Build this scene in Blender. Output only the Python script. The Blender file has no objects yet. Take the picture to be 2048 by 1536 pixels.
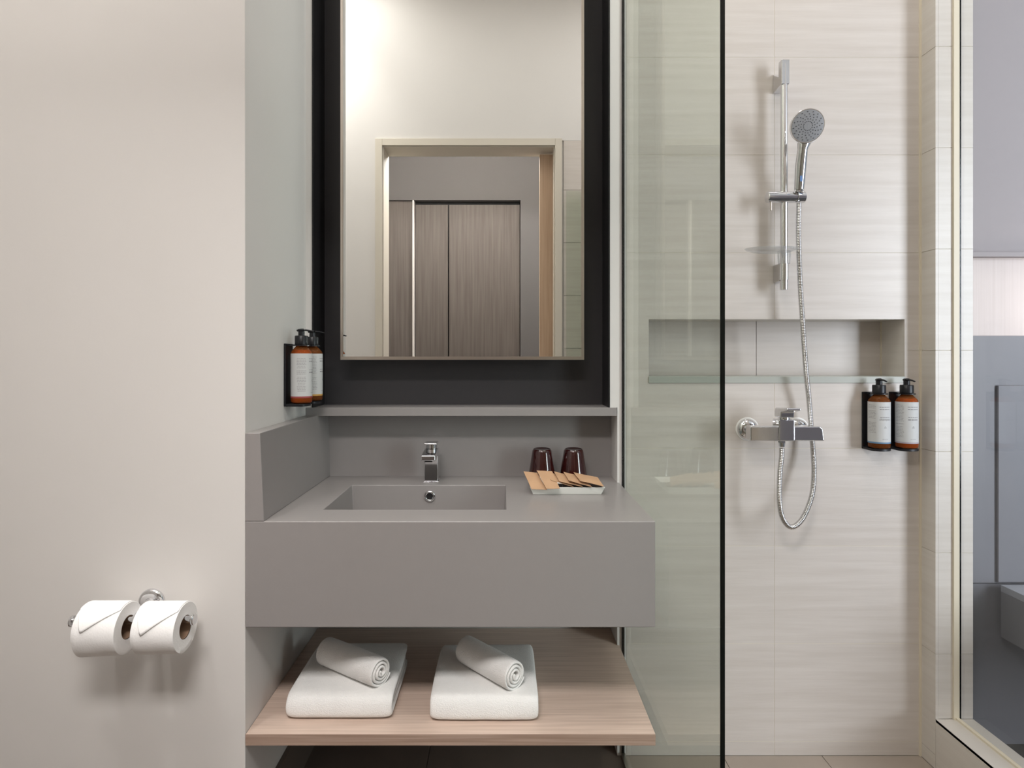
import bpy, bmesh, math, random
from mathutils import Vector, Matrix, noise
random.seed(7)
C = bpy.context.scene
COL = C.collection
PI = math.pi
# ---------------------------------------------------------------- camera
F, VX, VY = 1200.0, 1005.0, 714.0          # focal length and vanishing point in pixels of the 2048 x 1536 frame
S = 870.0                                   # pixels per metre on the plane of the vanity front
D1 = F / S
H = 1.20                                    # lens height
cd = bpy.data.cameras.new('camera'); cam = bpy.data.objects.new('camera', cd); COL.objects.link(cam)
cam.location = (0, 0, H); cam.rotation_euler = (PI/2, 0, 0)
cd.sensor_width = 36; cd.lens = 36 * F / 2048
cd.shift_x = (1024 - VX) / 2048; cd.shift_y = -(768 - VY) / 2048
cd.clip_start = 0.02
C.camera = cam
# ---------------------------------------------------------------- light and exposure
C.view_settings.view_transform = 'Standard'; C.view_settings.look = 'None'
C.view_settings.gamma = 1; C.view_settings.use_curve_mapping = False
C.view_settings.exposure = 0.0
w = bpy.data.worlds.new('world'); C.world = w; w.use_nodes = True
w.node_tree.nodes['Background'].inputs[0].default_value = (0.75, 0.85, 1, 1)
w.node_tree.nodes['Background'].inputs[1].default_value = 0.4
def area(name, loc, size, power, col=(1, 1, 1), rot=(0, 0, 0), sy=None, spread=None):
    l = bpy.data.lights.new(name, 'AREA'); l.energy = power; l.color = col; l.size = size
    if sy: l.shape = 'RECTANGLE'; l.size_y = sy
    if spread: l.spread = spread
    o = bpy.data.objects.new(name, l); o.location = loc; o.rotation_euler = rot; COL.objects.link(o); return o
WARM = (1.0, 0.985, 0.965)
area('left_wall_fill', (-1.0, 0.80, 3.30), 0.7, 12.0, WARM)  # second, wide lamp added as fill for the lower left wall
area('downlight_by_door', (-1.0, 0.52, 3.30), 0.12, 3.2, WARM, spread=math.radians(80))
area('ceiling_light_room', (-0.10, 1.20, 3.30), 0.6, 4.0, WARM)
area('ceiling_light_shower', (0.85, 1.05, 3.30), 0.4, 9.5, (1.0, 0.98, 0.97))
area('corridor_fill', (-0.2, -0.33, 2.80), 1.0, 62.0, (1, 0.97, 0.955), rot=(math.radians(46), 0, 0), sy=0.45)  # unseen frontal fill, added behind the camera to brighten the lower bathroom
area('bedroom_daylight', (3.1, -0.74, 1.5), 1.3, 135, (0.85, 0.915, 1.0), (PI/2, 0, math.radians(8)), sy=2.1)
# ---------------------------------------------------------------- materials
def lin(c):
    return tuple(((v/255)/12.92 if v/255 <= 0.04045 else ((v/255+0.055)/1.055)**2.4) for v in c) + (1,)
MATS = {}
def mat(name, col, rough=0.5, metal=0.0, grain=None, var=0.0, bump=0.0, bscale=60, coat=0.0, spec=0.5, trans=0.0, ior=1.45, sheen=0.0, col2=None, gscale=4.0, emit=0):
    if name in MATS: return MATS[name]
    m = bpy.data.materials.new(name); m.use_nodes = True; nt = m.node_tree; N = nt.nodes; L = nt.links
    p = N['Principled BSDF']; base = lin(col)
    p.inputs['Base Color'].default_value = base; p.inputs['Roughness'].default_value = rough
    p.inputs['Metallic'].default_value = metal; p.inputs['Coat Weight'].default_value = coat
    p.inputs['Specular IOR Level'].default_value = spec; p.inputs['Transmission Weight'].default_value = trans
    p.inputs['IOR'].default_value = ior; p.inputs['Sheen Weight'].default_value = sheen
    tc = N.new('ShaderNodeTexCoord'); mp = N.new('ShaderNodeMapping'); L.new(tc.outputs['Object'], mp.inputs[0])
    if grain: mp.inputs['Scale'].default_value = grain
    nz = N.new('ShaderNodeTexNoise'); nz.inputs['Scale'].default_value = gscale; nz.inputs['Detail'].default_value = 6
    L.new(mp.outputs[0], nz.inputs['Vector'])
    cr = N.new('ShaderNodeValToRGB'); L.new(nz.outputs[0], cr.inputs[0])
    c2 = lin(col2) if col2 else tuple(max(0, v*(1-var)) for v in base[:3]) + (1,)
    cr.color_ramp.elements[0].position = 0.3; cr.color_ramp.elements[1].position = 0.7
    cr.color_ramp.elements[0].color = c2; cr.color_ramp.elements[1].color = base
    L.new(cr.outputs[0], p.inputs['Base Color'])
    if bump:
        b = N.new('ShaderNodeBump'); b.inputs['Strength'].default_value = bump; b.inputs['Distance'].default_value = 0.002
        n2 = N.new('ShaderNodeTexNoise'); n2.inputs['Scale'].default_value = bscale; n2.inputs['Detail'].default_value = 4
        L.new(mp.outputs[0] if grain else tc.outputs['Object'], n2.inputs['Vector']); L.new(n2.outputs[0], b.inputs['Height']); L.new(b.outputs[0], p.inputs['Normal'])
    MATS[name] = m; return m
def glass(name, tint, ior=1.45, refl=1.0):
    m = bpy.data.materials.new(name); m.use_nodes = True; nt = m.node_tree; N = nt.nodes; L = nt.links
    N.remove(N['Principled BSDF']); out = N['Material Output']
    t = N.new('ShaderNodeBsdfTransparent'); t.inputs[0].default_value = tint
    g = N.new('ShaderNodeBsdfGlossy'); g.inputs['Roughness'].default_value = 0.02
    fr = N.new('ShaderNodeFresnel'); fr.inputs['IOR'].default_value = ior
    mu = N.new('ShaderNodeMath'); mu.operation = 'MULTIPLY'; mu.inputs[1].default_value = refl; L.new(fr.outputs[0], mu.inputs[0])
    mx = N.new('ShaderNodeMixShader'); L.new(mu.outputs[0], mx.inputs[0]); L.new(t.outputs[0], mx.inputs[1]); L.new(g.outputs[0], mx.inputs[2])
    L.new(mx.outputs[0], out.inputs[0]); return m
WALL = mat('wall_paint', (222, 218, 214), 0.6, var=0.02, bump=0.04, bscale=180)
CEIL = mat('ceiling_paint', (232, 228, 222), 0.8, var=0.01)
DOORP = mat('door_frame_paint', (214, 206, 192), 0.45, var=0.01)
TILE = mat('tile_glaze', (217, 209, 202), 0.28, col2=(207, 198, 190), grain=(1.2, 1.2, 22), gscale=3.0, bump=0.10, bscale=14)
TILES = mat('tile_glaze_side', (216, 210, 202), 0.3, col2=(208, 201, 192), grain=(1.2, 1.2, 22), gscale=3.0, bump=0.10, bscale=14)
GROUT = mat('grout', (226, 218, 203), 0.8, var=0.05)
SEAL = mat('silicone_seal', (226, 216, 194), 0.4, var=0.03)
NLEDGE = mat('niche_ledge_stone', (178, 180, 172), 0.3, var=0.05)
STONE = mat('solid_surface', (150, 145, 143), 0.30, var=0.02, gscale=30)
FLOORT = mat('floor_tile', (112, 100, 92), 0.35, var=0.12, gscale=9)
SHFLOOR = mat('shower_floor_tile', (165, 152, 140), 0.4, var=0.08)
FGROUT = mat('floor_grout', (128, 118, 110), 0.8)
SKIRT = mat('skirting_tile', (104, 92, 84), 0.35, var=0.1)
BLACK = mat('black_laminate', (34, 33, 34), 0.38, var=0.1)
WOODS = mat('shelf_wood', (213, 191, 176), 0.45, col2=(192, 169, 154), grain=(1.5, 48, 48), gscale=3.0, bump=0.1, bscale=20)
WOODE = mat('shelf_edge_wood', (185, 160, 144), 0.5, col2=(152, 126, 110), grain=(1.0, 10, 60), gscale=4)
WARDW = mat('wardrobe_wood', (114, 106, 101), 0.5, col2=(95, 87, 82), grain=(22, 22, 0.8), gscale=2.6)
SLIDEW = mat('sliding_door_wood', (200, 172, 146), 0.5, col2=(184, 154, 128), grain=(30, 30, 1), gscale=3)
BEDW = mat('bedroom_panel_wood', (212, 200, 195), 0.45, col2=(204, 191, 185), grain=(40, 40, 0.7), gscale=3)
BEDG = mat('grey_bedroom_panel', (117, 117, 122), 0.45, var=0.04)
BEDWALL = mat('bedroom_wall_paint', (162, 156, 158), 0.7, var=0.02)
CARP = mat('bedroom_carpet', (70, 68, 66), 0.95, var=0.2, gscale=40)
CHROME = mat('chrome', (224, 224, 226), 0.07, 1.0)
SATIN = mat('satin_metal', (205, 196, 186), 0.28, 1.0)
HOSEM = mat('hose_metal', (205, 203, 202), 0.2, 1.0)
PLATE = mat('shower_plate_grey', (160, 160, 162), 0.35, 0.2)
NOZ = mat('nozzle_rubber', (84, 84, 88), 0.5)
MIRR = mat('mirror_glass', (236, 237, 234), 0.0, 1.0)
TOWEL = mat('terry_cloth', (247, 245, 242), 0.95, var=0.03, gscale=40, bump=0.9, bscale=420, sheen=0.3)
PAPER = mat('toilet_paper', (250, 248, 246), 0.9, var=0.01, bump=0.25, bscale=260)
CORE = mat('cardboard_core', (150, 122, 100), 0.9, var=0.08)
KRAFT = mat('kraft_paper', (188, 150, 116), 0.75, var=0.10, gscale=20, bump=0.4, bscale=90)
PRINTK = mat('sachet_print', (150, 108, 74), 0.8)
CERAM = mat('white_ceramic', (236, 235, 228), 0.15, coat=0.4)
CUPM = mat('dark_cup_glass', (52, 14, 13), 0.06, coat=0.8, var=0.3)
AMBER = mat('amber_plastic', (196, 118, 62), 0.08, trans=0.8, ior=1.15, var=0.05)
LIQ = mat('amber_liquid', (200, 118, 52), 0.3, var=0.05)
LIQD = mat('dark_amber_liquid', (84, 50, 34), 0.3, var=0.05)
BPLAS = mat('black_plastic', (26, 26, 30), 0.35, var=0.1)
LABEL = mat('label_paper', (206, 206, 205), 0.55, var=0.01)
PRINT = mat('label_ink', (150, 148, 150), 0.7)
EDGE = mat('pane_edge_seal', (14, 17, 16), 0.2, var=0.2)
SHGLASS = glass('shower_glass', (0.90, 0.925, 0.89, 1), 1.30, 0.22)
BDGLASS = glass('window_glass', (0.97, 0.975, 0.975, 1), 1.3, 0.07)
ACRYL = glass('clear_acrylic', (0.985, 0.985, 0.985, 1), 1.3, 0.5)
_n = ACRYL.node_tree; _d = _n.nodes.new('ShaderNodeBsdfDiffuse'); _d.inputs[0].default_value = (.85, .86, .86, 1); _m = _n.nodes.new('ShaderNodeMixShader'); _m.inputs[0].default_value = 0.16
_s = _n.nodes['Material Output'].inputs[0].links[0].from_socket; _n.links.new(_s, _m.inputs[1]); _n.links.new(_d.outputs[0], _m.inputs[2]); _n.links.new(_m.outputs[0], _n.nodes['Material Output'].inputs[0])
# ---------------------------------------------------------------- helpers
def X(px, r): return (px - VX) * r / S
def Z(py, r): return H - (py - VY) * r / S
def Y(r): return D1 * r
def P(px, py, r): return Vector((X(px, r), Y(r), Z(py, r)))
def obj(name, bm, m, parent=None, smooth=False, bevel=0, seg=2, loc=None, ang=40):
    me = bpy.data.meshes.new(name)
    bmesh.ops.recalc_face_normals(bm, faces=bm.faces[:])
    bm.to_mesh(me); bm.free()
    for mm in (m if isinstance(m, (list, tuple)) else [m]): me.materials.append(mm)
    o = bpy.data.objects.new(name, me); COL.objects.link(o)
    if parent: o.parent = parent
    if loc: o.location = loc
    if smooth:
        me.shade_smooth()
        if smooth == 'auto':
            me.set_sharp_from_angle(angle=math.radians(ang))
    if bevel:
        b = o.modifiers.new('bevel', 'BEVEL'); b.width = bevel; b.segments = seg; b.limit_method = 'ANGLE'; b.angle_limit = math.radians(35)
        me.shade_smooth(); b.harden_normals = True
    return o
def tag(o, label, cat, group=None):
    o['label'] = label; o['category'] = cat
    if group: o['group'] = group
    return o
def thing(name, label, cat, loc=(0, 0, 0), rz=0, group=None):
    o = bpy.data.objects.new(name, None); COL.objects.link(o); o.empty_display_size = 0.03
    o.location = loc; o.rotation_euler = (0, 0, rz); return tag(o, label, cat, group)
def struct(o): o['kind'] = 'structure'; return o
def sempty(name):
    o = bpy.data.objects.new(name, None); COL.objects.link(o); o.empty_display_size = 0.05; return struct(o)
def box(bm, x0, x1, y0, y1, z0, z1):
    v = [bm.verts.new((x, y, z)) for z in (z0, z1) for y in (y0, y1) for x in (x0, x1)]
    for f in ((0, 2, 3, 1), (4, 5, 7, 6), (0, 1, 5, 4), (2, 6, 7, 3), (0, 4, 6, 2), (1, 3, 7, 5)):
        bm.faces.new([v[i] for i in f])
    return v
def wallseg(name, *boxes, m=None):
    w_ = sempty(name)
    for q in boxes: obj('wall_segment', B(q), m or WALL, w_)
    return w_
def B(*a):
    bm = bmesh.new()
    for q in (a if isinstance(a[0], (list, tuple)) else [a]): box(bm, *q)
    return bm
def lathe(bm, prof, n=40, M=None, cap=True):
    rings = []
    for r, z in prof:
        ring = [bm.verts.new((r*math.cos(2*PI*i/n), r*math.sin(2*PI*i/n), z)) for i in range(n)]
        rings.append(ring)
    for a, b in zip(rings, rings[1:]):
        for i in range(n): bm.faces.new((a[i], a[(i+1) % n], b[(i+1) % n], b[i]))
    if cap:
        bm.faces.new(rings[0][::-1]); bm.faces.new(rings[-1])
    if M is not None: bmesh.ops.transform(bm, matrix=M, verts=[v for r in rings for v in r])
    return rings
def axis(a, b):
    a = Vector(a); b = Vector(b)
    return Matrix.Translation(a) @ (b-a).to_track_quat('Z', 'Y').to_matrix().to_4x4(), (b-a).length
def cyl(bm, a, b, r, r2=None, n=28, ch=0):
    M, L = axis(a, b); r2 = r if r2 is None else r2
    pr = [(r, 0), (r2, L)] if not ch else [(r-ch, 0), (r, ch), (r2, L-ch), (r2-ch, L)]
    lathe(bm, pr, n, M)
def tube(bm, pts, rad, n=12):
    pts = [Vector(p) for p in pts]; prev = None; rings = []
    up = Vector((0, 1, 0.013))
    for i, p in enumerate(pts):
        t = (pts[min(i+1, len(pts)-1)] - pts[max(i-1, 0)]).normalized()
        u = t.cross(up).normalized(); v = t.cross(u).normalized()
        r = rad(i) if callable(rad) else rad
        rings.append([bm.verts.new(p + (u*math.cos(2*PI*k/n) + v*math.sin(2*PI*k/n))*r) for k in range(n)])
    for a, b in zip(rings, rings[1:]):
        for k in range(n): bm.faces.new((a[k], a[(k+1) % n], b[(k+1) % n], b[k]))
    bm.faces.new(rings[0][::-1]); bm.faces.new(rings[-1])
def catmull(pts, n):
    P_ = [Vector(p) for p in pts]; P_ = [2*P_[0]-P_[1]] + P_ + [2*P_[-1]-P_[-2]]; out = []
    for i in range(1, len(P_)-2):
        a, b, c, d = P_[i-1:i+3]
        for k in range(n):
            t = k/n
            out.append(0.5*((2*b) + (c-a)*t + (2*a-5*b+4*c-d)*t*t + (3*b-a-3*c+d)*t**3))
    out.append(P_[-2]); return out
def resample(pts, step):
    out = [pts[0].copy()]; acc = 0
    for a, b in zip(pts, pts[1:]):
        L = (b-a).length
        while acc + L >= step:
            t = (step-acc)/L; a = a.lerp(b, t); out.append(a.copy()); L = (b-a).length; acc = 0
        acc += L
    return out
def prism(bm, poly, a0, a1, ax='y'):
    def mk(p, d): return {'y': (p[0], d, p[1]), 'x': (d, p[0], p[1]), 'z': (p[0], p[1], d)}[ax]
    A = [bm.verts.new(mk(p, a0)) for p in poly]; Bv = [bm.verts.new(mk(p, a1)) for p in poly]
    n = len(poly); bm.faces.new(A); bm.faces.new(Bv[::-1])
    for i in range(n): bm.faces.new((A[i], Bv[i], Bv[(i+1) % n], A[(i+1) % n]))
# ---------------------------------------------------------------- key planes
XL = -515/S                  # left side wall of the vanity alcove
XC = 306/S                   # right end of the counter
XG0, XG1 = 312/S, 318.6/S    # shower screen faces
YF = D1                      # vanity front
YA = Y(1.31)                 # wall plane around the mirror alcove, tiled shower wall
YB = Y(1.392)                # back of the alcove
XW = X(1841, 1.31)           # right tiled wall of the shower
RM = 1.322
YD0, YD1 = 0.14, 0.30        # door wall behind the camera
CZ = 3.35; YK = -0.79
XR = X(1946, 1.2645)         # bedroom side of the right wall
# ---------------------------------------------------------------- room shell
fl = sempty('floor')
obj('floor_bed', B(-1.56, 3.95, YK-0.1, 2.1, -0.06, -0.006), FGROUT, fl)
xs = [-1.5, -0.822, -0.222, 0.378]
me_cache = {}
def flat_tile(x0, x1, y0, y1, z0, z1, m, parent, name='tile', bevel=0.0008):
    return obj(name, B(x0+.001, x1-.001, y0+.001, y1-.001, z0, z1), m, parent)
for i in range(3):
    ys = [YK, -0.30, 0.30, 0.90, 1.50, YB]
    for j in range(5): flat_tile(xs[i], xs[i+1] if i < 2 else 0.36, ys[j], ys[j+1], -0.006, 0, FLOORT, fl)
for i in range(3):
    for j in range(5):
        flat_tile(0.365+i*0.298, 0.365+(i+1)*0.298, 0.3+j*0.3014, 0.3+(j+1)*0.3014, -0.006, 0, SHFLOOR, fl)
struct(obj('floor_bedroom', B(XR, 3.95, YK, Y(1.36), -0.006, 0.0), CARP))
struct(obj('ceiling', B(-1.56, 1.36, YD0, 2.1, CZ, CZ+0.05), CEIL))
struct(obj('ceiling_corridor', B(-1.56, 1.36, YK-0.1, YD0, 2.9, 2.96), CEIL))
struct(obj('ceiling_bedroom', B(1.36, 3.95, YK, 2.1, 2.72, 2.78), CEIL))
struct(obj('wall_front_left', B(-1.5, XL, YF+0.001, YB+0.06, 0, CZ), WALL, bevel=0.002))
struct(obj('wall_left', B(-1.56, -1.5, YK-0.1, YB+0.06, 0, CZ), WALL))
# the wall behind the vanity, with the mirror alcove and the recess under the ledge
XN0, XN1 = X(627, 1.31), X(1217, 1.31)
ZL0, ZL1 = Z(832, 1.31), Z(815, 1.31)       # ledge
wb = wallseg('wall_back', (XL, XN0-.004, YA, YB+.06, ZL1, CZ), (XN1+.004, 0.372, YA, YB+.06, ZL1, CZ),
      (XC-.006, 0.372, YA, YB+.06, 0, ZL1), (XL, XC, YB+.012, YB+.06, 0, CZ), (XN0-.004, XN1+.004, YA, YB+.06, 2.9, CZ))
obj('alcove_lining', B((XN0-.004, XN0, YA-.002, YB+.012, ZL1, 2.9), (XN1, XN1+.004, YA-.002, YB+.012, ZL1, 2.9),
      (XN0, XN1, YA, YB, 2.895, 2.9)), BLACK, wb)
obj('alcove_back', B(XN0, XN1, YB, YB+.012, ZL1, 2.9), mat('dark_back_panel', (62, 60, 62), 0.35, var=0.05), wb)
struct(obj('baseboard_left', B(XL, XL+0.012, YF+.002, YB+.01, 0, 0.13), SKIRT, bevel=0.001))
struct(obj('baseboard_back', B(XL+.012, XC, YB, YB+.012, 0, 0.13), SKIRT, bevel=0.001))
# ---- tiled shower wall with niche
def tiles_with_hole(parent, x0, x1, zs, xjs, y0, y1, hole=None, m=TILE, g=0.0008):
    xb = [x0] + xjs + [x1]
    for za, zb in zip(zs, zs[1:]):
        for xa, xc in zip(xb, xb[1:]):
            a, b, c, d = xa+g, xc-g, za+g, zb-g
            if hole and a < hole[1] and b > hole[0] and c < hole[3] and d > hole[2]:
                X_ = sorted({a, b} | {v for v in hole[:2] if a < v < b}); Z_ = sorted({c, d} | {v for v in hole[2:] if c < v < d})
                bm = bmesh.new()
                for p, q in zip(X_, X_[1:]):
                    for s_, t in zip(Z_, Z_[1:]):
                        mx, mz = (p+q)/2, (s_+t)/2
                        if not (hole[0] < mx < hole[1] and hole[2] < mz < hole[3]): box(bm, p, q, y0, y1, s_, t)
                if bm.faces: obj('tile', bm, m, parent)
                else: bm.free()
            else: obj('tile', B(a, b, y0, y1, c, d), m, parent)
TH = 195.5*1.31/S
zs = [0.0] + [Z(1483, 1.31) + k*TH for k in range(0, 11)]; zs = [z for z in zs if z < CZ-0.02] + [CZ]
HX0, HX1 = X(1297, 1.31), X(1810, 1.31)
HZ0, HZ1 = Z(766, 1.31), Z(638, 1.31)
XJ = X(1549, 1.31)
ws = wallseg('wall_shower_back', (0.372, HX0-.004, YA+.0007, YB+.06, 0, CZ), (HX1+.004, XR, YA+.0007, YB+.06, 0, CZ),
      (HX0-.004, HX1+.004, YA+.0007, YB+.06, 0, HZ0), (HX0-.004, HX1+.004, YA+.0007, YB+.06, HZ1+.001, CZ), (HX0-.004, HX1+.004, YB+.008, YB+.06, HZ0-.002, HZ1+.004), m=GROUT)
tiles_with_hole(ws, 0.372, XW+.0, zs, [XJ], YA, YA+.008, (HX0, HX1, HZ0, HZ1))
NB = YB
XJ2 = X(1513, 1.391)
for a, b in ((HX0, XJ2), (XJ2, HX1)): obj('tile', B(a+.001, b-.001, NB, NB+.008, HZ0, HZ1), TILE, ws)
for a, b in ((HX0-.006, HX0+.001), (HX1-.001, HX1+.006)): obj('tile', B(a, b, YA+.0005, NB, HZ0-.001, HZ1+.001), TILES, ws)
obj('tile', B(HX0, HX1, YA+.0005, NB, HZ1-.001, HZ1+.001), TILES, ws)
obj('grout_line', B(HX1-.004, HX1, NB-.004, NB, Z(753, 1.31), HZ1), SEAL, ws)
obj('niche_ledge', B(HX0, HX1, YA-.003, NB, HZ0, Z(753, 1.31)), NLEDGE, ws, bevel=0.001)
# ---- right wall of the shower with the bedroom window opening
YJ = Y(1.2645); ZS = Z(1438, 1.2645)
wr = wallseg('wall_right', (XW+.0016, XR, YJ+.0016, YA+.008, 0, CZ), (XW+.008, XR, YD1, YJ+.008, 0, ZS-.008), (XW+.008, XR, YD1, 0.42, ZS-.008, CZ), (XW+.008, XR, 0.42, YJ+.008, 2.9, CZ), m=GROUT)
XP = X(1916, 1.2645)
for za, zb in zip(zs, zs[1:]):
    obj('tile', B(XW, XW+.008, YJ, YA-.001, za+.0008, zb-.0008), TILES, wr)
    if zb > ZS and za < 2.9: obj('tile', B(XW+.0085, XR, YJ, YJ+.008, max(za, ZS)+.0008, min(zb, 2.9)-.0008), TILES, wr)
for k in range(3):
    y1 = YJ - k*0.46; y0 = max(y1-0.46, 0.42)
    obj('tile', B(XW, XW+.008, y0+.001, y1-.001, 0.002, ZS-.001), TILES, wr)
    obj('tile', B(XW, XR, y0+.001, y1-.001, ZS-.008, ZS), TILES, wr)
obj('corner_seal', B(XW-.005, XW, YA-.005, YA, 0, CZ), SEAL, wr)
wn = sempty('window_1')
obj('window_frame', B((XP-.016, XP, YJ-.006, YJ, ZS, 2.9), (XP-.010, XP, 0.42, YJ-.006, ZS, ZS+.006)), SEAL, wn)
obj('window_pane', B(XP, XP+.008, 0.42, YJ-.002, ZS+.001, 2.89), BDGLASS, wn)
obj('pane_edge_seal', B(XP+.0002, XP+.0078, YJ-.002, YJ-.0002, ZS+.001, 2.89), EDGE, wn)
# ---- wall behind the camera with the sliding door opening (seen in the mirror)
def XV(px, y): return (px-VX)*(2*Y(RM)-y)/F
def ZV(py, y): return H-(py-VY)*(2*Y(RM)-y)/F
DX0, DX1, DZ = XV(765, YD1), XV(1110, YD1), ZV(292, YD1)
wd = wallseg('wall_door', (-1.5, DX0, YD0, YD1, 0, CZ), (DX1, XR, YD0, YD1-.008, 0, CZ), (DX0, DX1, YD0, YD1, DZ, CZ))
XT = XV(1127, YD1)
zd = [ZV(380, YD1) + k*TH for k in range(-8, 1)]
zd = [0.0] + [z for z in zd if z > 0.05] + [ZV(281, YD1)]
for za, zb in zip(zd, zd[1:]):
    for xa, xb in ((XT, 0.73), (0.73, XW)): obj('tile', B(xa+.001, xb-.001, YD1-.008, YD1, za+.001, zb-.001), TILE, wd)
obj('plaster_face', B(DX1, XW, YD1-.008, YD1-.0002, ZV(281, YD1), CZ), WALL, wd)
d1 = sempty('door_1')
FW = XV(765, YD1)-XV(751, YD1)
obj('door_frame', B((DX0-FW, DX0, YD1, YD1+.012, 0, DZ+FW), (DX1, DX1+FW, YD1, YD1+.012, 0, DZ+FW), (DX0, DX1, YD1, YD1+.012, DZ, DZ+FW),
    (DX0, DX0+.006, YD0, YD1, 0, DZ), (DX1-.006, DX1, YD0, YD1, 0, DZ), (DX0, DX1, YD0, YD1, DZ-.006, DZ)), DOORP, d1, bevel=0.002)
tag(obj('sliding_door', B(XV(1079, 0.20), 0.288, 0.18, 0.22, 0.01, DZ-0.02), SLIDEW, bevel=0.002), 'light oak sliding door leaf at the right of the doorway, reflected in the mirror', 'door')
sd = thing('shower_door', 'greenish glass shower door leaf reflected at the right edge of the mirror', 'glass door', (XT+.012, YD1+.03, 0))
obj('door_pane', B(0, 0.62, -.004, .004, 0.02, ZV(382, YD1+.03)), SHGLASS, sd)
for zz in (0.35,): obj('hinge', B(0, 0.05, -.03, .012, zz, zz+.08), CHROME, sd, bevel=0.002)
# corridor
yk = YK
WZ = ZV(400, yk)
CORR = mat('corridor_paint', (108, 105, 104), 0.7, var=0.02)
wallseg('wall_corridor', (-1.5, XV(779-60, yk), yk-.1, yk, 0, 2.9), (XV(1041, yk), 1.36, yk-.1, yk, 0, 2.9), (XV(719, yk), XV(1041, yk), yk-.1, yk, WZ, 2.9), (-1.5, 1.36, yk-.1, yk-.08, 0, 2.9), m=CORR)
struct(obj('wall_corridor_end', B(1.30, 1.36, yk, YD0, 0, 2.9), WALL))
wa = thing('wardrobe', 'grey-brown wood built-in wardrobe seen through the doorway in the mirror', 'wardrobe', (0, yk-.04, 0))
obj('carcass', B(XV(719, yk), XV(1041, yk), -.038, -.03, 0, WZ), BLACK, wa)
for a, b, dy in ((720, 824.5, 0.02), (829, 895, 0), (897, 1040, 0)):
    obj('door', B(XV(a, yk)+.001, XV(b, yk)-.001, -.02+dy, dy, 0.01, WZ-(0.026 if dy == 0 else 0.002)), WARDW, wa, bevel=0.001)
obj('edge_trim', B(XV(825, yk), XV(828, yk), -.02, .045, 0, WZ-.002), CEIL, wa)
# ---- bedroom beyond the window
YR = Y(1.36)
struct(obj('wall_bedroom', B(XR+.0, 3.95, YR, YR+.1, 0, 2.72), BEDWALL))
struct(obj('wall_bedroom_rear', B(XR, 3.95, YK-.1, YK, 0, 2.72), BEDWALL))
struct(obj('wall_bedroom_side', B(XR-.06, XR, YK-.1, YD0, 0, 2.9), BEDWALL))
hb = thing('wall_panelling', 'grey and pale wood panelling on the bedroom wall behind the shower window', 'wall panel', (0, YR, 0))
zq = lambda py: Z(py, 1.36)
obj('ledge', B(XR, 3.6, -.035, 0, zq(517), zq(508)), BEDWALL, hb, bevel=0.001)
obj('wood_panel', B(XR, 3.6, -.010, 0, zq(672)-.0, zq(517)), BEDW, hb)
obj('grey_panel', B(XR, 3.6, -.022, 0, zq(1162)+.002, zq(672)), BEDG, hb, bevel=0.001)
obj('raised_panel', B(X(1991, 1.345), 3.5, -.031, -.022, zq(1158), zq(770)), BEDG, hb, bevel=0.003)
obj('base_panel', B(XR, 3.6, -.016, 0, 0, zq(1162)-.002), BEDG, hb, bevel=0.001)
bn = thing('bench', 'grey floating bench with a lighter top beyond the shower window at the right edge', 'bench', (X(1991, 1.345), YR-.04, 0))
obj('bench_top', B(0, 0.9, -0.62, 0, zq(1160)-.02, zq(1160)), mat('bench_top_finish', (150, 153, 160), 0.4, var=.02), bn, bevel=0.001)
obj('bench_body', B(0.001, 0.9, -0.618, 0, zq(1262), zq(1160)-.02), BEDG, bn)
lp = bpy.data.lights.new('bedside_light', 'POINT'); lp.energy = 1.6; lp.color = (1, 0.9, 0.86); lp.shadow_soft_size = 0.05
lo = bpy.data.objects.new('bedside_light', lp); lo.location = (1.85, YR-.16, 1.36); COL.objects.link(lo)
# ---------------------------------------------------------------- shower screen
sc = thing('shower_screen', 'tall fixed glass shower screen between the vanity and the shower, dark front edge', 'glass screen', (XG0, 0, 0))
T = XG1-XG0
YG = Y(0.716)
obj('pane', B(0, T, YG+.002, YA-.006, 0.012, 2.75), SHGLASS, sc)
obj('front_edge', B(0, T, YG, YG+.0018, 0.012, 2.75), EDGE, sc)
obj('wall_channel', B((0, T, YA-.006, YA, 0.0, 2.75)), EDGE, sc)
obj('floor_channel', B((-.002, T+.002, YG, YA-.006, 0.0, 0.012)), SATIN, sc)
# ---------------------------------------------------------------- vanity
ZT, ZB = Z(1043, 1), Z(1255, 1)
va = thing('vanity_counter', 'grey solid-surface washbasin counter with deep apron and side splash', 'washbasin counter', (0, YF, 0))
bx0, bx1, by0, by1 = -387/S, 8/S, Y(1.0787)-YF, Y(1.285)-YF
bm = bmesh.new()
gx = [XL+.0005, bx0, bx1, XC]; gy = [0, by0, by1, YB-YF-.001]
V = [[bm.verts.new((x, y, ZT)) for x in gx] for y in gy]
for j in range(3):
    for i in range(3):
        if not (i == 1 and j == 1): bm.faces.new((V[j][i], V[j][i+1], V[j+1][i+1], V[j+1][i]))
lo_ = [[bm.verts.new((x, y, ZB)) for x in (gx[0], gx[3])] for y in (gy[0], gy[3])]
bm.faces.new((V[0][0], lo_[0][0], lo_[0][1], V[0][3], V[0][2], V[0][1]))
bm.faces.new((V[3][3], lo_[1][1], lo_[1][0], V[3][0], V[3][1], V[3][2]))
bm.faces.new((V[0][3], lo_[0][1], lo_[1][1], V[3][3], V[2][3], V[1][3]))
bm.faces.new((V[0][0], V[1][0], V[2][0], V[3][0], lo_[1][0], lo_[0][0]))
bm.faces.new((lo_[0][0], lo_[1][0], lo_[1][1], lo_[0][1]))
dz = 0.115; ins = 0.006
top = [V[1][1], V[1][2], V[2][2], V[2][1]]
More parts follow.
